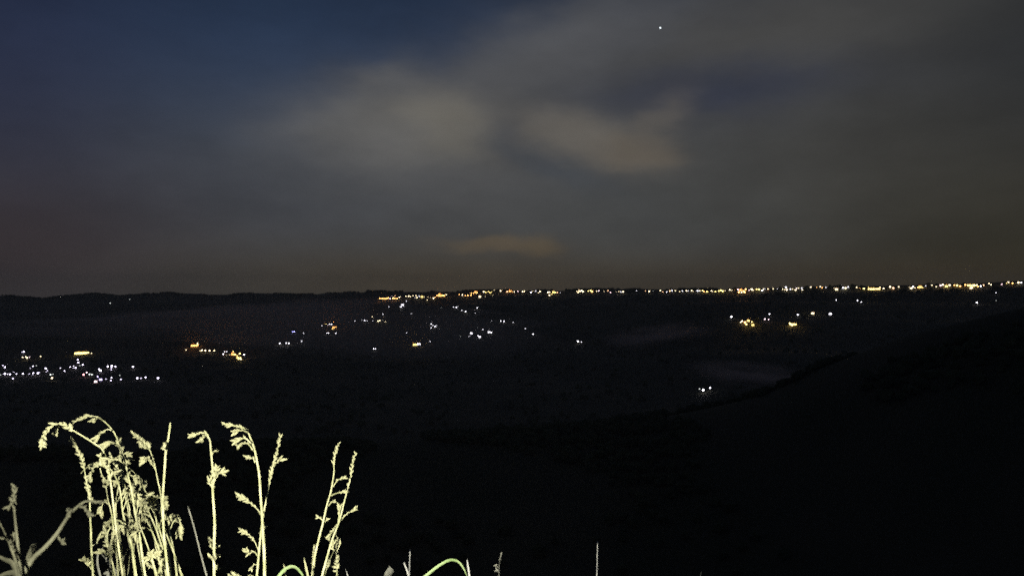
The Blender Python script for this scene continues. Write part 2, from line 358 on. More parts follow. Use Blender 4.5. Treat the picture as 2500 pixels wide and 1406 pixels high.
# long floodlit buildings: place, region, x, y, width, height, colour
HALLS = [
 ('yellow floodlit hall above bottom-left village', 'A', 1185, 245, 175, 36, 'y'),
 ('long orange-lit building in hamlet left of centre', 'B', 322, 970, 85, 26, 'o'),
 ('long orange-lit building at left end of ridge town', 'C', 592, 287, 80, 15, 'o'),
 ('long orange-lit wall along tongue of ridge town', 'C', 1410, 246, 110, 16, 'o'),
 ('short yellow-lit farm building alone in dark fields', 'C', 1030, 958, 60, 32, 'y'),
 ('pale lit shed at right end of yellow farm', 'C', 1085, 948, 50, 18, 'w'),
 ('yellow-lit barn on right slope', 'E', 2235, 662, 95, 26, 'y'),
 ('long yellow-lit hall on right ridge', 'F', 863, 202, 118, 20, 'y'),
 ('golden-lit hall near right end of ridge', 'F', 1918, 163, 60, 14, 'y'),
]
LP = []                                          # pixel, distance of each light, used to keep trees out of the way
def place(px, py, drop=6.0):
    a, r = hit(px, py+drop)
    return a, r, Vector((math.sin(a)*r, math.cos(a)*r, height(a, r)-.15)), r*row2t(py, a)
def pt(reg, zx, zy):
    x0, y0, k = REG[reg]; return x0+zx/k, y0+zy/k
def windows(parent, w, h, d, c, nx, nz, fill):
    """lit openings facing the valley, each its own part in front of the wall"""
    cw, ch = w/nx, h/nz
    v, f = box(-cw*fill/2, cw*fill/2, -.12, .03, -ch*fill/2, ch*fill/2)
    me = mesh('window', v, f, wem(c))
    for i in range(nx):
        for j in range(nz):
            obj('window', me, parent, (-w/2+cw*(i+.5), -d/2, ch*(j+.5)))
def gable(w, d, h, rise):
    o = .25
    v = [(-w/2-o, -d/2-o, h), (w/2+o, -d/2-o, h), (w/2+o, d/2+o, h), (-w/2-o, d/2+o, h), (-w/2-o, 0, h+rise), (w/2+o, 0, h+rise)]
    return v, [(0, 1, 5, 4), (2, 3, 4, 5), (0, 4, 3), (1, 2, 5), (0, 3, 2, 1)]
def building(name, a, P, w, h, c, label, cat, group, nx, nz, fill):
    t = obj(name, None, None, P, (0, 0, -a + random.uniform(-.12, .12)))
    tag(t, label, cat, group)
    d = min(w, 9)*.8
    obj('wall', mesh('wall', *box(-w/2, w/2, -d/2, d/2, -3, h), M['wall']), t)
    obj('roof', mesh('roof', *gable(w, d, h+.02, min(1.2, h*.35)), M['roof']), t)
    windows(t, w*.94, h*.92, d, c, nx, nz, fill)
    if c in 'oyc':
        l = bpy.data.lights.new('floodlight', 'POINT'); l.color = {'o': (1, .36, .07), 'y': (1, .60, .16), 'c': (1, .8, .5)}[c]
        l.energy = {'o': 1700, 'y': 900, 'c': 600}[c]; l.shadow_soft_size = .5
        lo = bpy.data.objects.new('floodlight', l); C.objects.link(lo); lo.parent = t; lo.location = (0, -d/2-2.2, h+2.5)
    return t
nl = 0
for place_name, reg, s in LIGHTS:
    pts = []
    for q in s.split():
        x, y, z, c = q.split(','); px, py = pt(reg, float(x), float(y)); pts.append((px, py, int(z), c))
    pts.sort()
    if reg == 'A': pts = [(x, y, z, 'q' if c == 'w' else c) for x, y, z, c in pts]
    pts = [(x, y, z, {'w': 'c', 'p': 'n', 'g': 'c'}.get(c, c) if y < 728 and (i*7) % 5 < 3 else c) for i, (x, y, z, c) in enumerate(pts)]
    cnt = {}
    for px, py, s_, c in pts: cnt[(s_, c)] = cnt.get((s_, c), 0)+1
    seen = {}
    for px, py, s_, c in pts:
        i = seen.get((s_, c), 0); seen[(s_, c)] = i+1; k = cnt[(s_, c)]
        pos = '' if k == 1 else ('leftmost ' if i == 0 else 'rightmost ' if i == k-1 else ORD[i]+'-from-left ')
        kind = 'floodlit house' if s_ == 3 else 'street light'
        label = '%s%s %s %s, %s' % (pos, 'small' if s_ == 1 else 'bright' if s_ == 2 else 'large', CN[c], kind, place_name)
        if s_ == 3:
            a, r, P, zh = place(px, py, 2.5)
            m = r/F
            w, h = 6.2*m, 4.6*m; P.z = min(P.z, zh-h*.5)
            building('lit_house', a, P, w, h+0, c, label, 'house', 'floodlit houses of the valley and ridge', 3, 2, .62)
        else:
            a, r, P, zh = place(px, py)
            t = obj('street_lamp', None, None, P, (0, 0, -a)); tag(t, label, 'street light', 'street lights of the valley and ridge')
            hgt = max(2.6, zh-P.z)
            obj('pole', pole_me, t, (0, 0, 0), None, (1, 1, hgt-.5))
            q_ = random.uniform(.58, 1.18)*(1.18 if py < 728 else 1); obj('lantern', head_me(c, s_), t, (0, 0, hgt), None, (q_, q_, q_)); nl += 1
        LP.append((px, py, r))
for label, reg, zx, zy, w, h, c in HALLS:
    px, py = pt(reg, zx, zy); k = REG[reg][2]
    a, r, P, zh = place(px, py, 2); m = r/F
    W_, H_ = w/k*m, max(2.2, h/k*m); P.z = min(P.z, zh-H_*.5)
    building('lit_hall', a, P, W_, H_, c, label, 'building', 'long floodlit buildings', max(3, int(w/k/3)), 1, .72)
    LP += [(px-w/k/2, py, r), (px, py, r), (px+w/k/2, py, r)]
print('street lamps', nl)

# ------------------------------------------------------------------ far woodland on ridge, slopes and the near spur
ico = bmesh.new(); bmesh.ops.create_icosphere(ico, subdivisions=1, radius=1)
iv = [v.co.copy() for v in ico.verts]; ifc = [tuple(v.index for v in f.verts) for f in ico.faces]; ico.free()
vs, fs = [], []
def clump(P, R):
    b = len(vs)
    for v in iv:
        k = R*random.uniform(.65, 1.2); vs.append((P[0]+v.x*k, P[1]+v.y*k, P[2]+v.z*k*.85))
    fs.extend(tuple(b+i for i in f) for f in ifc)
def clear(px, py, r, R):
    wpx = R/r*F*1.15+2.5
    return all(not (abs(px-q[0]) < wpx and abs(py-q[1]) < wpx+1.5 and q[2] > r-20) for q in LP)
for _ in range(15000):
    a = random.uniform(-.62, .62); px = 1250+F*math.tan(a)
    u = random.random()
    if u < .45:
        ri = sstep(1150, 1900, px); rc = 3250+(2700-3250)*sstep(820, 960, px)+(2150-2700)*ri
        r = (rc+random.gauss(0, 40))*S
    elif u < .8: r = random.gauss(480, 60)*S
    else: r = random.uniform(900, 2900)*S
    if noise.noise(Vector((math.sin(a)*r/45, math.cos(a)*r/45, 0))) < -.02: continue
    z = height(a, r)
    R = random.uniform(1.4, 2.8) if r > 400 else random.uniform(.9, 2.0)
    if px < 900 and r > 1500: R *= .8
    py = EYE - (z+R*.6)/(r*math.cos(a))*F
    if clear(px, py, r, R): clump((math.sin(a)*r, math.cos(a)*r, z+R*.55), R)
# the wooded knoll that rises above the ridge lights
for _ in range(420):
    px = random.gauss(1545, 22); a = math.atan((px-1250)/F); r = 1290+random.uniform(0, 30)
    top = 703+6*((px-1545)/40)**2; py = random.uniform(top, 712)
    if py > 714: continue
    if all(abs(px-q[0]) > 4 or abs(py-q[1]) > 5 for q in LP):
        clump((math.sin(a)*r, math.cos(a)*r, r*row2t(py+2, a)), random.uniform(1.2, 2.2))
wd = obj('woodland', mesh('woodland', vs, fs, M['wood'])); wd['kind'] = 'stuff'; wd['label'] = 'dark woods on the ridges and slopes'

# ------------------------------------------------------------------ mist banks lying in the valley
def vol(name, dens, col):
    m = bpy.data.materials.new(name); m.use_nodes = True; t = m.node_tree; t.nodes.clear()
    v = t.nodes.new('ShaderNodeVolumePrincipled'); v.name = 'Principled Volume'; v.inputs['Density'].default_value = dens; v.inputs['Color'].default_value = (*col, 1)
    o = t.nodes.new('ShaderNodeOutputMaterial'); t.links.new(v.outputs[0], o.inputs['Volume']); return m
def soft_vol(name, dens, col, sc_):
    m = vol(name, dens, col); t = m.node_tree; v = t.nodes['Principled Volume']
    g = t.nodes.new('ShaderNodeTexCoord'); mp = t.nodes.new('ShaderNodeMapping'); mp.inputs['Scale'].default_value = sc_
    ln = t.nodes.new('ShaderNodeVectorMath'); ln.operation = 'LENGTH'; mr_ = t.nodes.new('ShaderNodeMapRange')
    mr_.inputs[1].default_value = 1.0; mr_.inputs[2].default_value = .15; mr_.interpolation_type = 'SMOOTHSTEP'
    nz = t.nodes.new('ShaderNodeTexNoise'); nz.inputs['Scale'].default_value = 1.7; nz.inputs['Detail'].default_value = 3
    m2 = t.nodes.new('ShaderNodeMapRange'); m2.inputs[1].default_value = .38; m2.inputs[2].default_value = .62
    mu = t.nodes.new('ShaderNodeMath'); mu.operation = 'MULTIPLY'; mv = t.nodes.new('ShaderNodeMath'); mv.operation = 'MULTIPLY'; mv.inputs[1].default_value = dens
    k = t.links.new
    k(g.outputs['Object'], mp.inputs[0]); k(mp.outputs[0], ln.inputs[0]); k(ln.outputs['Value'], mr_.inputs[0]); k(mp.outputs[0], nz.inputs[0])
    k(nz.outputs[0], m2.inputs[0]); k(mr_.outputs[0], mu.inputs[0]); k(m2.outputs[0], mu.inputs[1]); k(mu.outputs[0], mv.inputs[0]); k(mv.outputs[0], v.inputs['Density'])
    return m
def soft_mist(px, py, wpx, dpt, hz, tilt, dens, label):
    a, r = hit(px, py); w = wpx/2*r/F; bm = bmesh.new(); bmesh.ops.create_icosphere(bm, subdivisions=3, radius=1)
    for v in bm.verts: v.co = Vector((v.co.x*w, v.co.y*dpt, v.co.z*hz))
    me = bpy.data.meshes.new('mist'); bm.to_mesh(me); bm.free(); me.materials.append(soft_vol('soft_mist', dens, (1, .78, .72), (1/w, 1/dpt, 1/hz)))
    o = obj('mist', me, None, (math.sin(a)*r, math.cos(a)*r, height(a, r)+hz*.5), (0, tilt, -a)); o['kind'] = 'stuff'; o['label'] = label
def mist(px, py, wpx, dpt, hz, tilt, dens, seed, label):
    a, r = hit(px, py); bm = bmesh.new(); bmesh.ops.create_icosphere(bm, subdivisions=5, radius=1)
    for v in bm.verts:
        q = 1+.7*noise.fractal(Vector((v.co.x*1.6+seed, v.co.y*1.6, v.co.z*.8)), 1, 2, 5); e = max(0, 1-v.co.x**2)**.8
        v.co = Vector((v.co.x*wpx/2*r/F*(1+(q-1)*.5), v.co.y*dpt*q*(.3+.7*e), v.co.z*hz*q*(.15+.85*e)))
    me = bpy.data.meshes.new('mist'); bm.to_mesh(me); bm.free(); me.materials.append(vol('valley_mist', dens, (1, .86, .82)))
    for p in me.polygons: p.use_smooth = True
    o = obj('mist', me, None, (math.sin(a)*r, math.cos(a)*r, height(a, r)+hz*.6), (0, tilt, -a)); o['kind'] = 'stuff'; o['label'] = label
soft_mist(1600, 836, 330, 110, 14, D(-6), .020, 'faint bank of mist in the dark valley right of centre')
soft_mist(1840, 928, 380, 85, 11, D(5), .032, 'pale mist lying in the valley beside the dark spur')

mist(760, 800, 1250, 420, 22, 0, .0014, 5.2, 'broad thin mist over the left half of the valley')

# ------------------------------------------------------------------ haze
v, f = box(-2300, 2300, -2300, 2150, -120, 31)
hz = obj('haze', mesh('haze', v, f, vol('night_haze', 2.2e-4, (1, .95, .86)))); hz['kind'] = 'stuff'; hz['label'] = 'thin night haze filling the valley'

# ------------------------------------------------------------------ star
bm = bmesh.new(); bmesh.ops.create_icosphere(bm, subdivisions=2, radius=31)
me = bpy.data.meshes.new('star'); bm.to_mesh(me); bm.free(); me.materials.append(mat('star_light', (.86, .95, 1), emit=1.6))
a_, e_ = AE(1612, 69)
st = obj('star', me, None, Vector((math.sin(a_)*math.cos(e_), math.cos(a_)*math.cos(e_), math.sin(e_)))*30000)
tag(st, 'single bright white star high in the cloudy night sky', 'star')

# ------------------------------------------------------------------ grass in the torch light
def P3(px, py, d): return Vector(((px-1250)/F*d, d, -(py-EYE)/F*d))
def catmull(pts, n=5):
    if len(pts) < 3: return [pts[0].lerp(pts[-1], i/n) for i in range(n+1)]
    q = [pts[0]*2-pts[1]]+pts+[pts[-1]*2-pts[-2]]; out = []
    for i in range(1, len(q)-2):
        p0, p1, p2, p3 = q[i-1:i+3]
        for k in range(n):
            t = k/n
            out.append(.5*((2*p1)+(p2-p0)*t+(2*p0-5*p1+4*p2-p3)*t*t+(3*p1-p0-3*p2+p3)*t**3))
    out.append(pts[-1]); return out
def tube(pts, rad, m, name, n=6, org=Vector()):
    """rad(t) radius; rings kept in a steady frame"""
    vs, fs = [], []; up = Vector((0.1, 1, .05)).normalized()
    for i, p in enumerate(pts):
        t = (pts[min(i+1, len(pts)-1)]-pts[max(i-1, 0)]).normalized()
        s = t.cross(up).normalized(); u = s.cross(t)
        r = rad(i/(len(pts)-1))
        for k in range(n):
            an = k*2*math.pi/n; vs.append(p-org+(s*math.cos(an)+u*math.sin(an))*r)
    for i in range(len(pts)-1):
        for k in range(n): fs.append((i*n+k, i*n+(k+1) % n, (i+1)*n+(k+1) % n, (i+1)*n+k))
    fs.append(tuple(range(n-1, -1, -1))); b = (len(pts)-1)*n; fs.append(tuple(range(b, b+n)))
    return mesh(name, vs, fs, m, True)
def blade_mesh(pts, wid, m, name, org, fold=.35):
    vs, fs = [], []; up = Vector((0, 1, 0))
    for i, p in enumerate(pts):
        t = (pts[min(i+1, len(pts)-1)]-pts[max(i-1, 0)]).normalized(); s = t.cross(up).normalized()
        w = wid(i/(len(pts)-1)); th = w*.10+.0002
        for a in (-1, 0, 1):
            q = p-org+s*w*a+up*(w*fold*(1-abs(a)))
            vs.append(q+up*th); vs.append(q-up*th)
    for i in range(len(pts)-1):
        b, c = i*6, (i+1)*6
        for k in (0, 2): fs += [(b+k, b+k+2, c+k+2, c+k), (b+k+1, c+k+1, c+k+3, b+k+3)]
        fs += [(b, c, c+1, b+1), (b+4, b+5, c+5, c+4)]
    return mesh(name, vs, fs, m, True)
# spikelets: pointed husks with two open glumes, unit length along +Z
def spk(seed):
    rnd = random.Random(seed); vs, fs = [], []
    for g in range(3):
        b = len(vs); bend = (-.16, .04, .18)[g]; wd_ = (.21, .30, .22)[g]; ln = (.85, 1, .9)[g]; z0 = (0, .05, .12)[g]
        rows = 6
        for i in range(rows+1):
            t = i/rows; w = wd_*math.sin(math.pi*min(1, t*.93+.07))**.7*(1-.25*t)+.012; x = bend*t*t
            for k in range(5):
                an = k*2*math.pi/5+g; vs.append((x+w*math.cos(an)*rnd.uniform(.85, 1.15), w*.75*math.sin(an)*rnd.uniform(.85, 1.15), z0+ln*t*(1-z0)))
        for i in range(rows):
            for k in range(5): fs.append((b+i*5+k, b+i*5+(k+1) % 5, b+(i+1)*5+(k+1) % 5, b+(i+1)*5+k))
        fs.append(tuple(b+rows*5+k for k in range(5)))
    return vs, fs
SP = {}
for mn in ('spike', 'grey', 'pale', 'faded'):
    SP[mn] = [mesh('spikelet', *spk(s), M[mn], True) for s in range(4)]
def arc(pts):
    d = [0]
    for p, q in zip(pts, pts[1:]): d.append(d[-1]+(q-p).length)
    return d
def at(pts, d, s):
    for i in range(len(pts)-1):
        if s <= d[i+1]:
            k = (s-d[i])/max(1e-9, d[i+1]-d[i]); return pts[i].lerp(pts[i+1], k), (pts[i+1]-pts[i]).normalized()
    return pts[-1], (pts[-1]-pts[-2]).normalized()
def spikelets(parent, org, pts, t0, t1, gap, size, mn, spread=.55):
    """husks set alternately along a stretch of a stem or branch"""
    d = arc(pts); s = d[-1]*t0; k = random.randint(0, 1)
    while s <= d[-1]*t1:
        p, t = at(pts, d, s); side = t.cross(Vector((0, 1, 0))).normalized()*(1 if k % 2 else -1)
        dr = (t*math.cos(spread)+side*math.sin(spread)*random.uniform(.5, 1.3)+Vector((0, 1, 0))*random.uniform(-.5, .5)).normalized()
        o = obj('spikelet', random.choice(SP[mn]), parent, p-org)
        o.rotation_mode = 'QUATERNION'; q = dr.to_track_quat('Z', 'Y')
        o.rotation_quaternion = q; l = size*random.uniform(.7, 1.25); o.scale = (l*random.uniform(.75, 1.1),)*2+(l,)
        s += gap*random.uniform(.6, 1.35); k += 1
def footing(base, low, dirn):
    c = low+dirn*abs(low.z-base.z)*.5
    return [base*(1-t)**2+c*2*t*(1-t)+low*t*t for t in [i/8 for i in range(8)]]
def gz(x, y):
    return height(math.atan2(x, y), math.hypot(x, y))
def stalk(label, px_pts, d, w=6.5, heads=None, branches=(), m='straw', sm='spike', lean=.05, foot=None, auto=None, taper=.35, cat='grass stalk', spz=15, name='grass_stalk'):
    """px_pts: bottom -> tip in photograph pixels at distance d; the foot goes on down to the ground"""
    dep = lambda t: d+lean*(t-.5)*2
    n = len(px_pts); pp = [P3(x, y, dep(i/(n-1))) for i, (x, y) in enumerate(px_pts)]
    low = pp[0]; dirn = (pp[0]-pp[1]).normalized()
    bx = low.x+dirn.x*.35+(foot or 0); by = low.y-.02; base = Vector((bx, by, gz(bx, by)-.01))
    body = footing(base, low, dirn)+catmull(pp, 5); u = d/F; n0 = 8/(len(body)-1)
    t = obj(name, None, None, base); tag(t, label, cat, 'torch-lit grasses')
    R = w*.5*u
    obj('stem', tube(body, lambda q: R*(1.0-(1-taper)*max(0, q-n0)/(1-n0)), M[m], 'stem', org=base), t)
    vis = catmull(pp, 5)
    if heads:
        for (t0, t1) in heads: spikelets(t, base, vis, t0, t1, 6.5*u, spz*u, sm, .38)
    def br(pts_, dens=1.0, sz=spz):
        sz = sz*random.uniform(.9, 1.2)
        mesh_o = obj('seed_branch', tube(pts_, lambda q: R*(.55-.25*q), M[m], 'seed_branch', n=5, org=base), t)
        spikelets(mesh_o, base, pts_, .3, .7, 6.5*u/dens, sz*.8*u, sm, .35); spikelets(mesh_o, base, pts_, .72, 1.0, 2.6*u/dens, sz*1.05*u, sm, .5)
    for b in branches:
        k = random.uniform(-.012, .012)
        br(catmull([P3(x, y, d+k*i) for i, (x, y) in enumerate(b)], 5))
    if auto:
        cnt_, t0, t1, ln, droop = auto; dd = arc(vis)
        for i in range(cnt_):
            s = dd[-1]*(t0+(t1-t0)*(i+random.random())/cnt_); p, tt = at(vis, dd, s)
            sd = random.choice((-1, 1, -1)); l = ln*u*random.uniform(.6, 1.2)
            side = tt.cross(Vector((0, 1, 0))).normalized()*sd*-1
            if side.x*sd > 0: side = -side
            dy = Vector((0, random.uniform(-.5, .5), 0))
            q1 = p+(tt*.75+side*.5+dy*.4).normalized()*l*.5
            q2 = q1+(tt*(.35-droop)+side*.9+dy+Vector((0, 0, -droop*.5))).normalized()*l*.35
            q3 = q2+(side*.5+Vector((0, 0, -droop*1.5))+dy).normalized()*l*.3
            br(catmull([p, q1, q2, q3], 4))
    return t
def blade(label, px_pts, d, w, m='straw', lean=.03, cat='grass shoot', point=True, dry=False):
    n = len(px_pts); pp = [P3(x, y, d+lean*(i/(n-1)-.5)) for i, (x, y) in enumerate(px_pts)]
    low = pp[0]; dirn = (pp[0]-pp[1]).normalized(); bx = low.x+dirn.x*.3; by = low.y
    base = Vector((bx, by, gz(bx, by)-.01)); u = d/F
    body = footing(base, low, dirn)+catmull(pp, 6)
    o = obj('grass_shoot', blade_mesh(body, (lambda q: w*.5*u*((1-q**5) if point else 1)+.0002), M[m], 'grass_shoot', base), None, base)
    tag(o, label, cat, 'torch-lit grasses'); return o

stalk('tallest straw stalk of left tuft, arching over to the left', [(355, 1406), (346, 1346), (340, 1302), (332, 1263), (322, 1200), (314, 1165), (303, 1120), (290, 1080), (275, 1050), (250, 1025), (225, 1015), (197, 1021), (178, 1032)],
      1.20, 6.5, [(.86, 1)], [[(272, 1050), (262, 1048), (247, 1056), (233, 1072)], [(250, 1025), (240, 1020), (229, 1026)], [(300, 1115), (287, 1085), (270, 1080), (252, 1088)], [(308, 1140), (290, 1122), (272, 1122), (260, 1128)]])
stalk('grey-tinted arching stalk reaching farthest left, tip hanging down', [(300, 1406), (289, 1330), (280, 1260), (272, 1190), (262, 1130), (250, 1097), (235, 1085), (205, 1066), (175, 1048), (150, 1034), (133, 1036), (119, 1045), (109, 1060), (105, 1075), (102, 1088)],
      1.05, 6, [(.46, .55), (.78, 1)], [[(150, 1034), (140, 1040), (136, 1060)], [(262, 1130), (245, 1112), (250, 1125)]], lean=-.05)
stalk('upright knobbly stalk on left edge of left tuft', [(228, 1406), (226, 1380), (223, 1330), (222, 1290), (220, 1260), (219, 1210), (212, 1180), (207, 1150), (203, 1130), (190, 1100), (175, 1072)],
      1.15, 6, [(.48, .66), (.74, 1)], [[(222, 1330), (232, 1328), (247, 1307)], [(224, 1390), (215, 1375), (203, 1366)]])
stalk('stalk with drooping hook in middle of left tuft', [(332, 1406), (327, 1370), (318, 1330), (308, 1285), (300, 1250), (294, 1200), (285, 1170), (270, 1145), (245, 1135), (222, 1136), (207, 1145), (197, 1156)],
      1.22, 6, [(.7, .85)], [[(240, 1138), (228, 1142), (219, 1166)], [(244, 1142), (252, 1165), (270, 1176), (285, 1178)]], auto=(2, .25, .6, 60, .5))
stalk('slim stem second from left in left tuft', [(289, 1406), (285, 1354), (279, 1305), (273, 1256), (264, 1219), (260, 1190), (268, 1165), (285, 1150)], 1.18, 5.5, [(.8, 1)], auto=(2, .35, .8, 55, .5))
stalk('thick stem rising beside hooked stalk in left tuft', [(304, 1406), (295, 1339), (291, 1303), (284, 1262), (283, 1225), (290, 1180), (284, 1140), (268, 1110)], 1.26, 7, [(.75, 1)], auto=(3, .25, .9, 60, .6))
stalk('broad yellow stem bending at middle of left tuft', [(332, 1406), (326, 1361), (322, 1332), (310, 1295), (295, 1272), (273, 1271), (262, 1278)], 1.16, 8, [(.8, 1)], [[(300, 1280), (290, 1290), (275, 1310), (266, 1350)]])
stalk('thin stem with side spikes behind broad yellow stem', [(334, 1406), (328, 1361), (325, 1325), (322, 1290), (316, 1265), (310, 1230), (300, 1190), (296, 1150), (288, 1118)], 1.30, 5, [(.2, .5)], auto=(3, .5, .95, 50, .5))
stalk('stem leaning left through centre of left tuft', [(408, 1406), (400, 1380), (390, 1346), (373, 1300), (355, 1263), (337, 1225), (325, 1195), (306, 1160)], 1.24, 6, [(.7, .95)], auto=(2, .3, .8, 50, .4))
stalk('stem with lumpy head left of bare rod', [(410, 1406), (407, 1368), (395, 1332), (383, 1295), (368, 1259), (355, 1226), (362, 1215)], 1.19, 6.5, [(.75, 1)], auto=(2, .5, 1, 55, .4))
stalk('stem whose tip curls right beside bare rod', [(411, 1406), (403, 1340), (390, 1294), (379, 1259), (364, 1222), (372, 1212), (382, 1228)], 1.27, 5.5, [(.75, 1)], auto=(2, .2, .8, 55, .5))
stalk('outermost right stem of left tuft, leaning right at foot', [(445, 1406), (434, 1376), (424, 1346), (412, 1317), (403, 1294), (396, 1265), (392, 1235)], 1.17, 6.5, None)
stalk('right stem of left tuft with small nodding leaf', [(432, 1406), (427, 1361), (421, 1325), (412, 1288), (404, 1250)], 1.2, 6, None, [[(416, 1290), (424, 1272), (435, 1265), (441, 1280), (438, 1302)]])
stalk('bare straight pale rod standing above left tuft', [(411, 1406), (405, 1350), (400, 1300), (398, 1240), (398, 1206), (401, 1160), (405, 1100), (411, 1070), (416, 1032)], 1.1, 7, None, [[(404, 1100), (401, 1090)]], taper=.8)
stalk('seed stalk bending left just beside bare rod', [(408, 1380), (400, 1290), (393, 1210), (385, 1170), (380, 1145), (372, 1115), (362, 1090), (350, 1078), (338, 1068), (326, 1059)], 1.21, 5, [(.74, 1)],
      [[(380, 1148), (370, 1130), (362, 1120), (347, 1125)], [(366, 1098), (352, 1090), (344, 1085)]])
stalk('fine arching stem inside top of left tuft', [(395, 1406), (388, 1330), (378, 1250), (358, 1206), (345, 1175), (330, 1155), (312, 1140)], 1.28, 4.5, [(.72, .8)], auto=(2, .3, .7, 50, .6))
stalk('straight diagonal stem crossing low in left tuft', [(384, 1406), (368, 1354), (355, 1317), (337, 1270), (330, 1240), (322, 1215)], 1.14, 5, None, auto=(2, .5, .9, 45, .3))
stalk('low stem carrying open seed head at tuft bottom', [(390, 1410), (378, 1390), (358, 1373)], 1.12, 6, [(.6, 1)], [[(380, 1406), (372, 1370), (365, 1355), (385, 1352)], [(396, 1406), (390, 1370), (375, 1358), (360, 1362)]])
stalk('short bare-tipped stem hidden behind tuft centre', [(300, 1406), (292, 1330), (284, 1260), (280, 1225)], 1.33, 4.5, None, auto=(2, .2, .8, 50, .5))
stalk('hidden upright stem on right of tuft centre', [(418, 1406), (410, 1340), (398, 1290), (388, 1240), (382, 1206)], 1.3, 5, None, auto=(3, .15, .75, 50, .4))
stalk('dim drooping seed stem low behind left tuft', [(300, 1440), (285, 1400), (262, 1368), (240, 1342)], 1.45, 6, [(.2, .7)], [[(285, 1400), (270, 1392), (262, 1400)]], m='faded', sm='faded')
stalk('lone upright stalk with flag-shaped top right of tuft', [(523, 1406), (523, 1330), (524, 1270), (520, 1206), (519, 1170), (519, 1140), (515, 1100), (513, 1072)], 1.1, 7.5, [(.58, .72)],
      [[(513, 1076), (505, 1058), (492, 1056), (478, 1060), (463, 1063)], [(510, 1070), (500, 1062), (490, 1075)], [(518, 1108), (523, 1102), (530, 1101)], [(520, 1178), (528, 1155), (530, 1142)], [(520, 1182), (533, 1155), (546, 1152)], [(520, 1192), (512, 1180), (511, 1172)],
       [(522, 1342), (515, 1330), (514, 1318)], [(523, 1340), (528, 1333)], [(523, 1372), (530, 1356)], [(522, 1370), (515, 1360)], [(524, 1392), (531, 1384)]], spz=13, taper=.7)
stalk('tall one-sided seed stalk arching left in the middle', [(646, 1406), (645, 1350), (642, 1300), (640, 1260), (636, 1206), (634, 1170), (630, 1140), (622, 1100), (613, 1073), (605, 1055), (588, 1042), (566, 1038), (547, 1035)],
      1.12, 8, [(.8, 1)], [[(613, 1082), (600, 1070), (590, 1070), (578, 1075)], [(617, 1098), (605, 1082), (593, 1082), (579, 1088)], [(623, 1128), (617, 1118), (603, 1116)], [(605, 1055), (590, 1050), (572, 1055)],
      [(637, 1255), (628, 1242), (612, 1228), (596, 1215), (583, 1209)]], spz=14, taper=.5)
stalk('straight knobbly stalk crossing behind arching middle stalk', [(627, 1406), (632, 1350), (637, 1300), (644, 1250), (653, 1206), (657, 1180), (665, 1140), (673, 1112), (679, 1090), (684, 1064)], 1.18, 6, [(.62, 1)],
      [[(668, 1140), (676, 1128), (688, 1120)], [(632, 1345), (622, 1322), (606, 1303), (588, 1294)], [(630, 1358), (620, 1345), (608, 1350), (602, 1342)], [(629, 1378), (620, 1378), (613, 1388)], [(634, 1300), (642, 1298), (647, 1287)]], spz=12)
stalk('slender bleached stem leaning left with blunt tip', [(505, 1406), (490, 1350), (475, 1290), (459, 1235)], 1.0, 4.5, None, m='faded', taper=.9)
stalk('left stalk of right-hand pair, leaning right', [(762, 1406), (769, 1355), (778, 1316), (788, 1277), (798, 1232), (808, 1198), (815, 1153), (815, 1124), (821, 1099), (827, 1082)], 1.13, 6.5, [(.8, 1)],
      [[(813, 1188), (825, 1171), (842, 1165)], [(807, 1210), (823, 1203), (846, 1199)], [(801, 1235), (810, 1225), (818, 1222)], [(788, 1270), (782, 1264), (776, 1263)], [(790, 1280), (796, 1270), (799, 1266)]], spz=10)
stalk('right stalk of right-hand pair with bushy tip', [(786, 1406), (801, 1350), (813, 1311), (828, 1272), (841, 1222), (850, 1188), (857, 1158), (861, 1129), (868, 1106)], 1.15, 6, [(.68, 1)],
      [[(828, 1274), (842, 1258), (852, 1250), (868, 1242)], [(825, 1275), (828, 1255), (829, 1236)], [(826, 1276), (816, 1288), (808, 1300), (801, 1314)]], spz=11)
stalk('short upright stalk with lumpy clusters beneath right-hand pair', [(823, 1406), (822, 1370), (821, 1343), (821, 1296)], 1.2, 4.5, [(.1, .4), (.55, .8)], [[(821, 1350), (812, 1335), (815, 1322)], [(822, 1345), (830, 1330), (826, 1320)]])
stalk('thin slanting stem low between right-hand pair', [(792, 1406), (800, 1380), (810, 1355), (818, 1338)], 1.22, 4, [(.25, .5)])
stalk('short spiky stem hugging left stalk of right-hand pair', [(763, 1406), (764, 1370), (767, 1331)], 1.1, 4, [(.2, 1)], spz=9)
blade('narrow pointed blade left of small green arch', [(698, 1410), (696, 1395), (692, 1375)], 1.1, 7)
blade('small bright green leaf arching over at bottom edge', [(676, 1412), (690, 1394), (702, 1385), (715, 1382), (727, 1388), (739, 1404), (742, 1412)], 1.05, 7, 'leaf')
blade('narrow pointed blade just right of small green arch', [(752, 1410), (747, 1385), (742, 1360)], 1.1, 6.5)
blade('thin short blade right of right-hand pair', [(850, 1410), (846, 1396), (842, 1387)], 1.2, 4, 'pale')
stalk('bushy dry seed head just showing at bottom edge', [(600, 1440), (592, 1418), (575, 1407), (560, 1404)], 1.1, 6, [(.2, 1)], [[(598, 1430), (606, 1412), (612, 1406)], [(596, 1425), (585, 1406), (572, 1402)]], spz=14)
blade('curled dry leaf end at bottom edge near centre-left', [(944, 1412), (948, 1400), (956, 1387)], 1.1, 17, 'faded', point=False)
stalk('short pale rod with side shoot near centre bottom', [(999, 1406), (1000, 1375), (1001, 1341)], 1.1, 4.5, None, [], m='pale', taper=.9)
blade('tiny slanting shoot beside short pale rod', [(999, 1408), (992, 1388), (986, 1373)], 1.1, 4, 'pale', point=False)
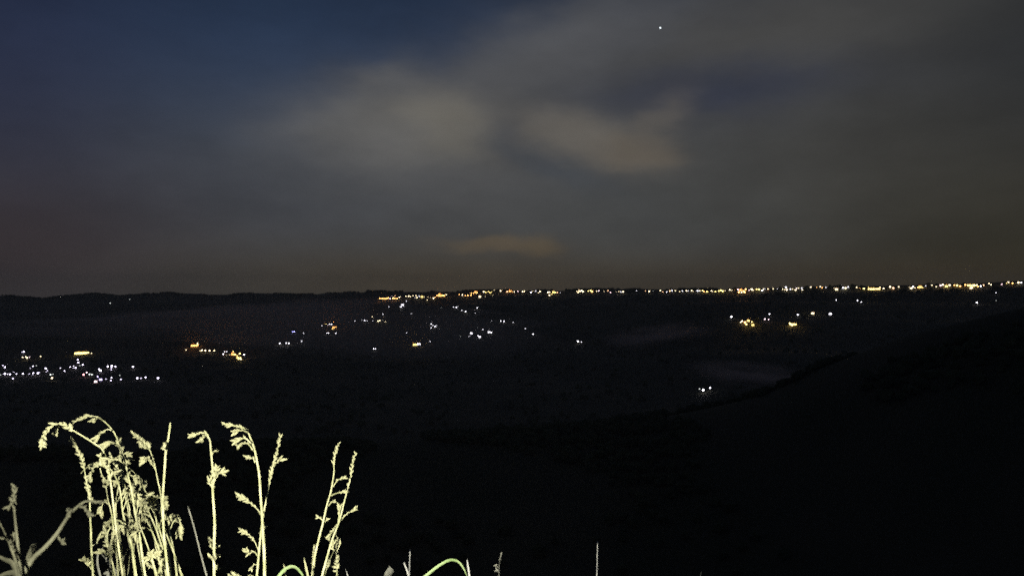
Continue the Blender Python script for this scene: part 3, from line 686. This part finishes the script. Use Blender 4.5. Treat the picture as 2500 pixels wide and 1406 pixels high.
blade('large green leaf arching over near centre bottom', [(1030, 1412), (1050, 1396), (1068, 1382), (1090, 1369), (1106, 1366), (1121, 1372), (1133, 1389), (1141, 1408)], 1.1, 6, 'leaf')
blade('pointed pale blade right of large green arch', [(1146, 1410), (1143, 1385), (1140, 1364)], 1.15, 5, 'pale')
stalk('small grey seed stalk right of large green arch', [(1218, 1406), (1219, 1377), (1223, 1352)], 1.25, 4.5, [(.7, 1)], [[(1218, 1396), (1212, 1391)], [(1219, 1385), (1211, 1379)]], m='faded', sm='faded', spz=9)
stalk('solitary thin vertical rod right of centre', [(1457, 1406), (1458, 1365), (1459, 1322)], 1.3, 4, None, m='pale', taper=.9)
blade('tiny blade tip at bottom edge far right', [(1709, 1412), (1711, 1402), (1713, 1393)], 1.6, 5, 'faded')
stalk('smooth pale stem running up behind tallest arching stalk', [(350, 1406), (338, 1340), (325, 1280), (312, 1220), (303, 1170), (297, 1120), (292, 1075)], 1.32, 4.5, [(.85, 1)])
stalk('thin crossing stem leaning right through left tuft', [(312, 1406), (318, 1350), (330, 1290), (345, 1230), (352, 1185), (356, 1172)], 1.34, 4, [(.8, 1)])
stalk('slim stem between broad yellow stem and tuft edge', [(398, 1406), (384, 1350), (372, 1300), (362, 1262), (345, 1225), (338, 1200)], 1.3, 4.5, [(.7, 1)])
stalk('lowest left stem of left tuft with two husky side shoots', [(276, 1406), (270, 1370), (262, 1330), (256, 1290)], 1.28, 4.5, [(.6, 1)], [[(268, 1360), (256, 1348), (246, 1345)], [(264, 1335), (274, 1318), (280, 1305)]])
blade('thin dry blade curling at left side of left tuft', [(282, 1406), (270, 1352), (262, 1320), (264, 1296), (278, 1280)], 1.3, 4, 'straw')
blade('short broken blade low in middle of left tuft', [(300, 1365), (308, 1348), (313, 1338)], 1.22, 4, 'straw')
blade('thin dry blade fanning right at foot of left tuft', [(384, 1408), (392, 1380), (404, 1352), (410, 1330)], 1.26, 4.5, 'straw')
blade('narrow dry blade folded over in left tuft beside drooping stem', [(245, 1406), (238, 1375), (240, 1350), (252, 1335)], 1.35, 5, 'faded')
# the soft grey weed close to the lens in the corner
GW = 'grey weed nearest the lens'
stalk('thick grey weed stem slanting up right in bottom-left corner', [(56, 1400), (82, 1361), (110, 1335), (140, 1300), (165, 1262), (190, 1235), (215, 1222), (245, 1226)], .74, 14, [(.88, 1)],
      [[(140, 1305), (148, 1318), (154, 1321)], [(168, 1262), (172, 1250), (170, 1248)], [(195, 1235), (208, 1240), (218, 1254)]], m='grey', sm='grey', lean=.03, spz=14, cat='weed', name='weed_stem')
stalk('upright grey weed stem with fluffy tip at left edge', [(50, 1400), (47, 1361), (41, 1302), (36, 1255), (33, 1220), (38, 1190)], .72, 9, [(.68, 1)], [[(36, 1240), (28, 1232), (20, 1238)]], m='grey', sm='grey', lean=.02, spz=16, cat='weed', name='weed_stem')
stalk('grey weed stem leaning left out of corner', [(48, 1402), (40, 1372), (25, 1330), (12, 1300), (-4, 1268)], .70, 8, None, [[(20, 1318), (12, 1312), (6, 1312)], [(40, 1368), (33, 1345), (31, 1306)]], m='grey', sm='grey', lean=.02, spz=12, cat='weed', name='weed_stem')
stalk('short stubby grey weed shoot beside slanting stem', [(62, 1392), (72, 1358), (84, 1328)], .76, 17, None, m='grey', lean=.02, taper=.9, cat='weed', name='weed_stem')
blade('low grey leaf running off bottom-left edge', [(48, 1410), (30, 1374), (10, 1364), (-12, 1352)], .72, 12, 'grey', cat='weed')
blade('small olive leaf at foot of corner weed', [(50, 1425), (38, 1400), (20, 1398), (-6, 1406)], .75, 14, 'grey', cat='weed')

# short grass on the ground at our feet, below the frame
vs, fs = [], []
rg = random.Random(5)
for _ in range(5000):
    x = rg.uniform(-2.2, 2.2); y = rg.uniform(.45, 3.2); z = gz(x, y); h = rg.uniform(.08, .34); b = len(vs)
    a = rg.uniform(0, 6.28); w = .003; lx, ly = rg.uniform(-.4, .4)*h, rg.uniform(-.4, .4)*h; c, s = math.cos(a)*w, math.sin(a)*w
    vs += [(x-c, y-s, z), (x+c, y+s, z), (x+s, y-c, z), (x+lx*.4+c*.7, y+ly*.4+s*.7, z+h*.6), (x+lx*.4-c*.7, y+ly*.4-s*.7, z+h*.6), (x+lx, y+ly, z+h)]
    fs += [(b, b+1, b+3, b+4), (b+1, b+2, b+3), (b+2, b, b+4), (b+2, b+4, b+3), (b+4, b+3, b+5)]
gr = obj('ground_grass', mesh('ground_grass', vs, fs, M['grey'])); gr['kind'] = 'stuff'; gr['label'] = 'short grass covering the ground at our feet'
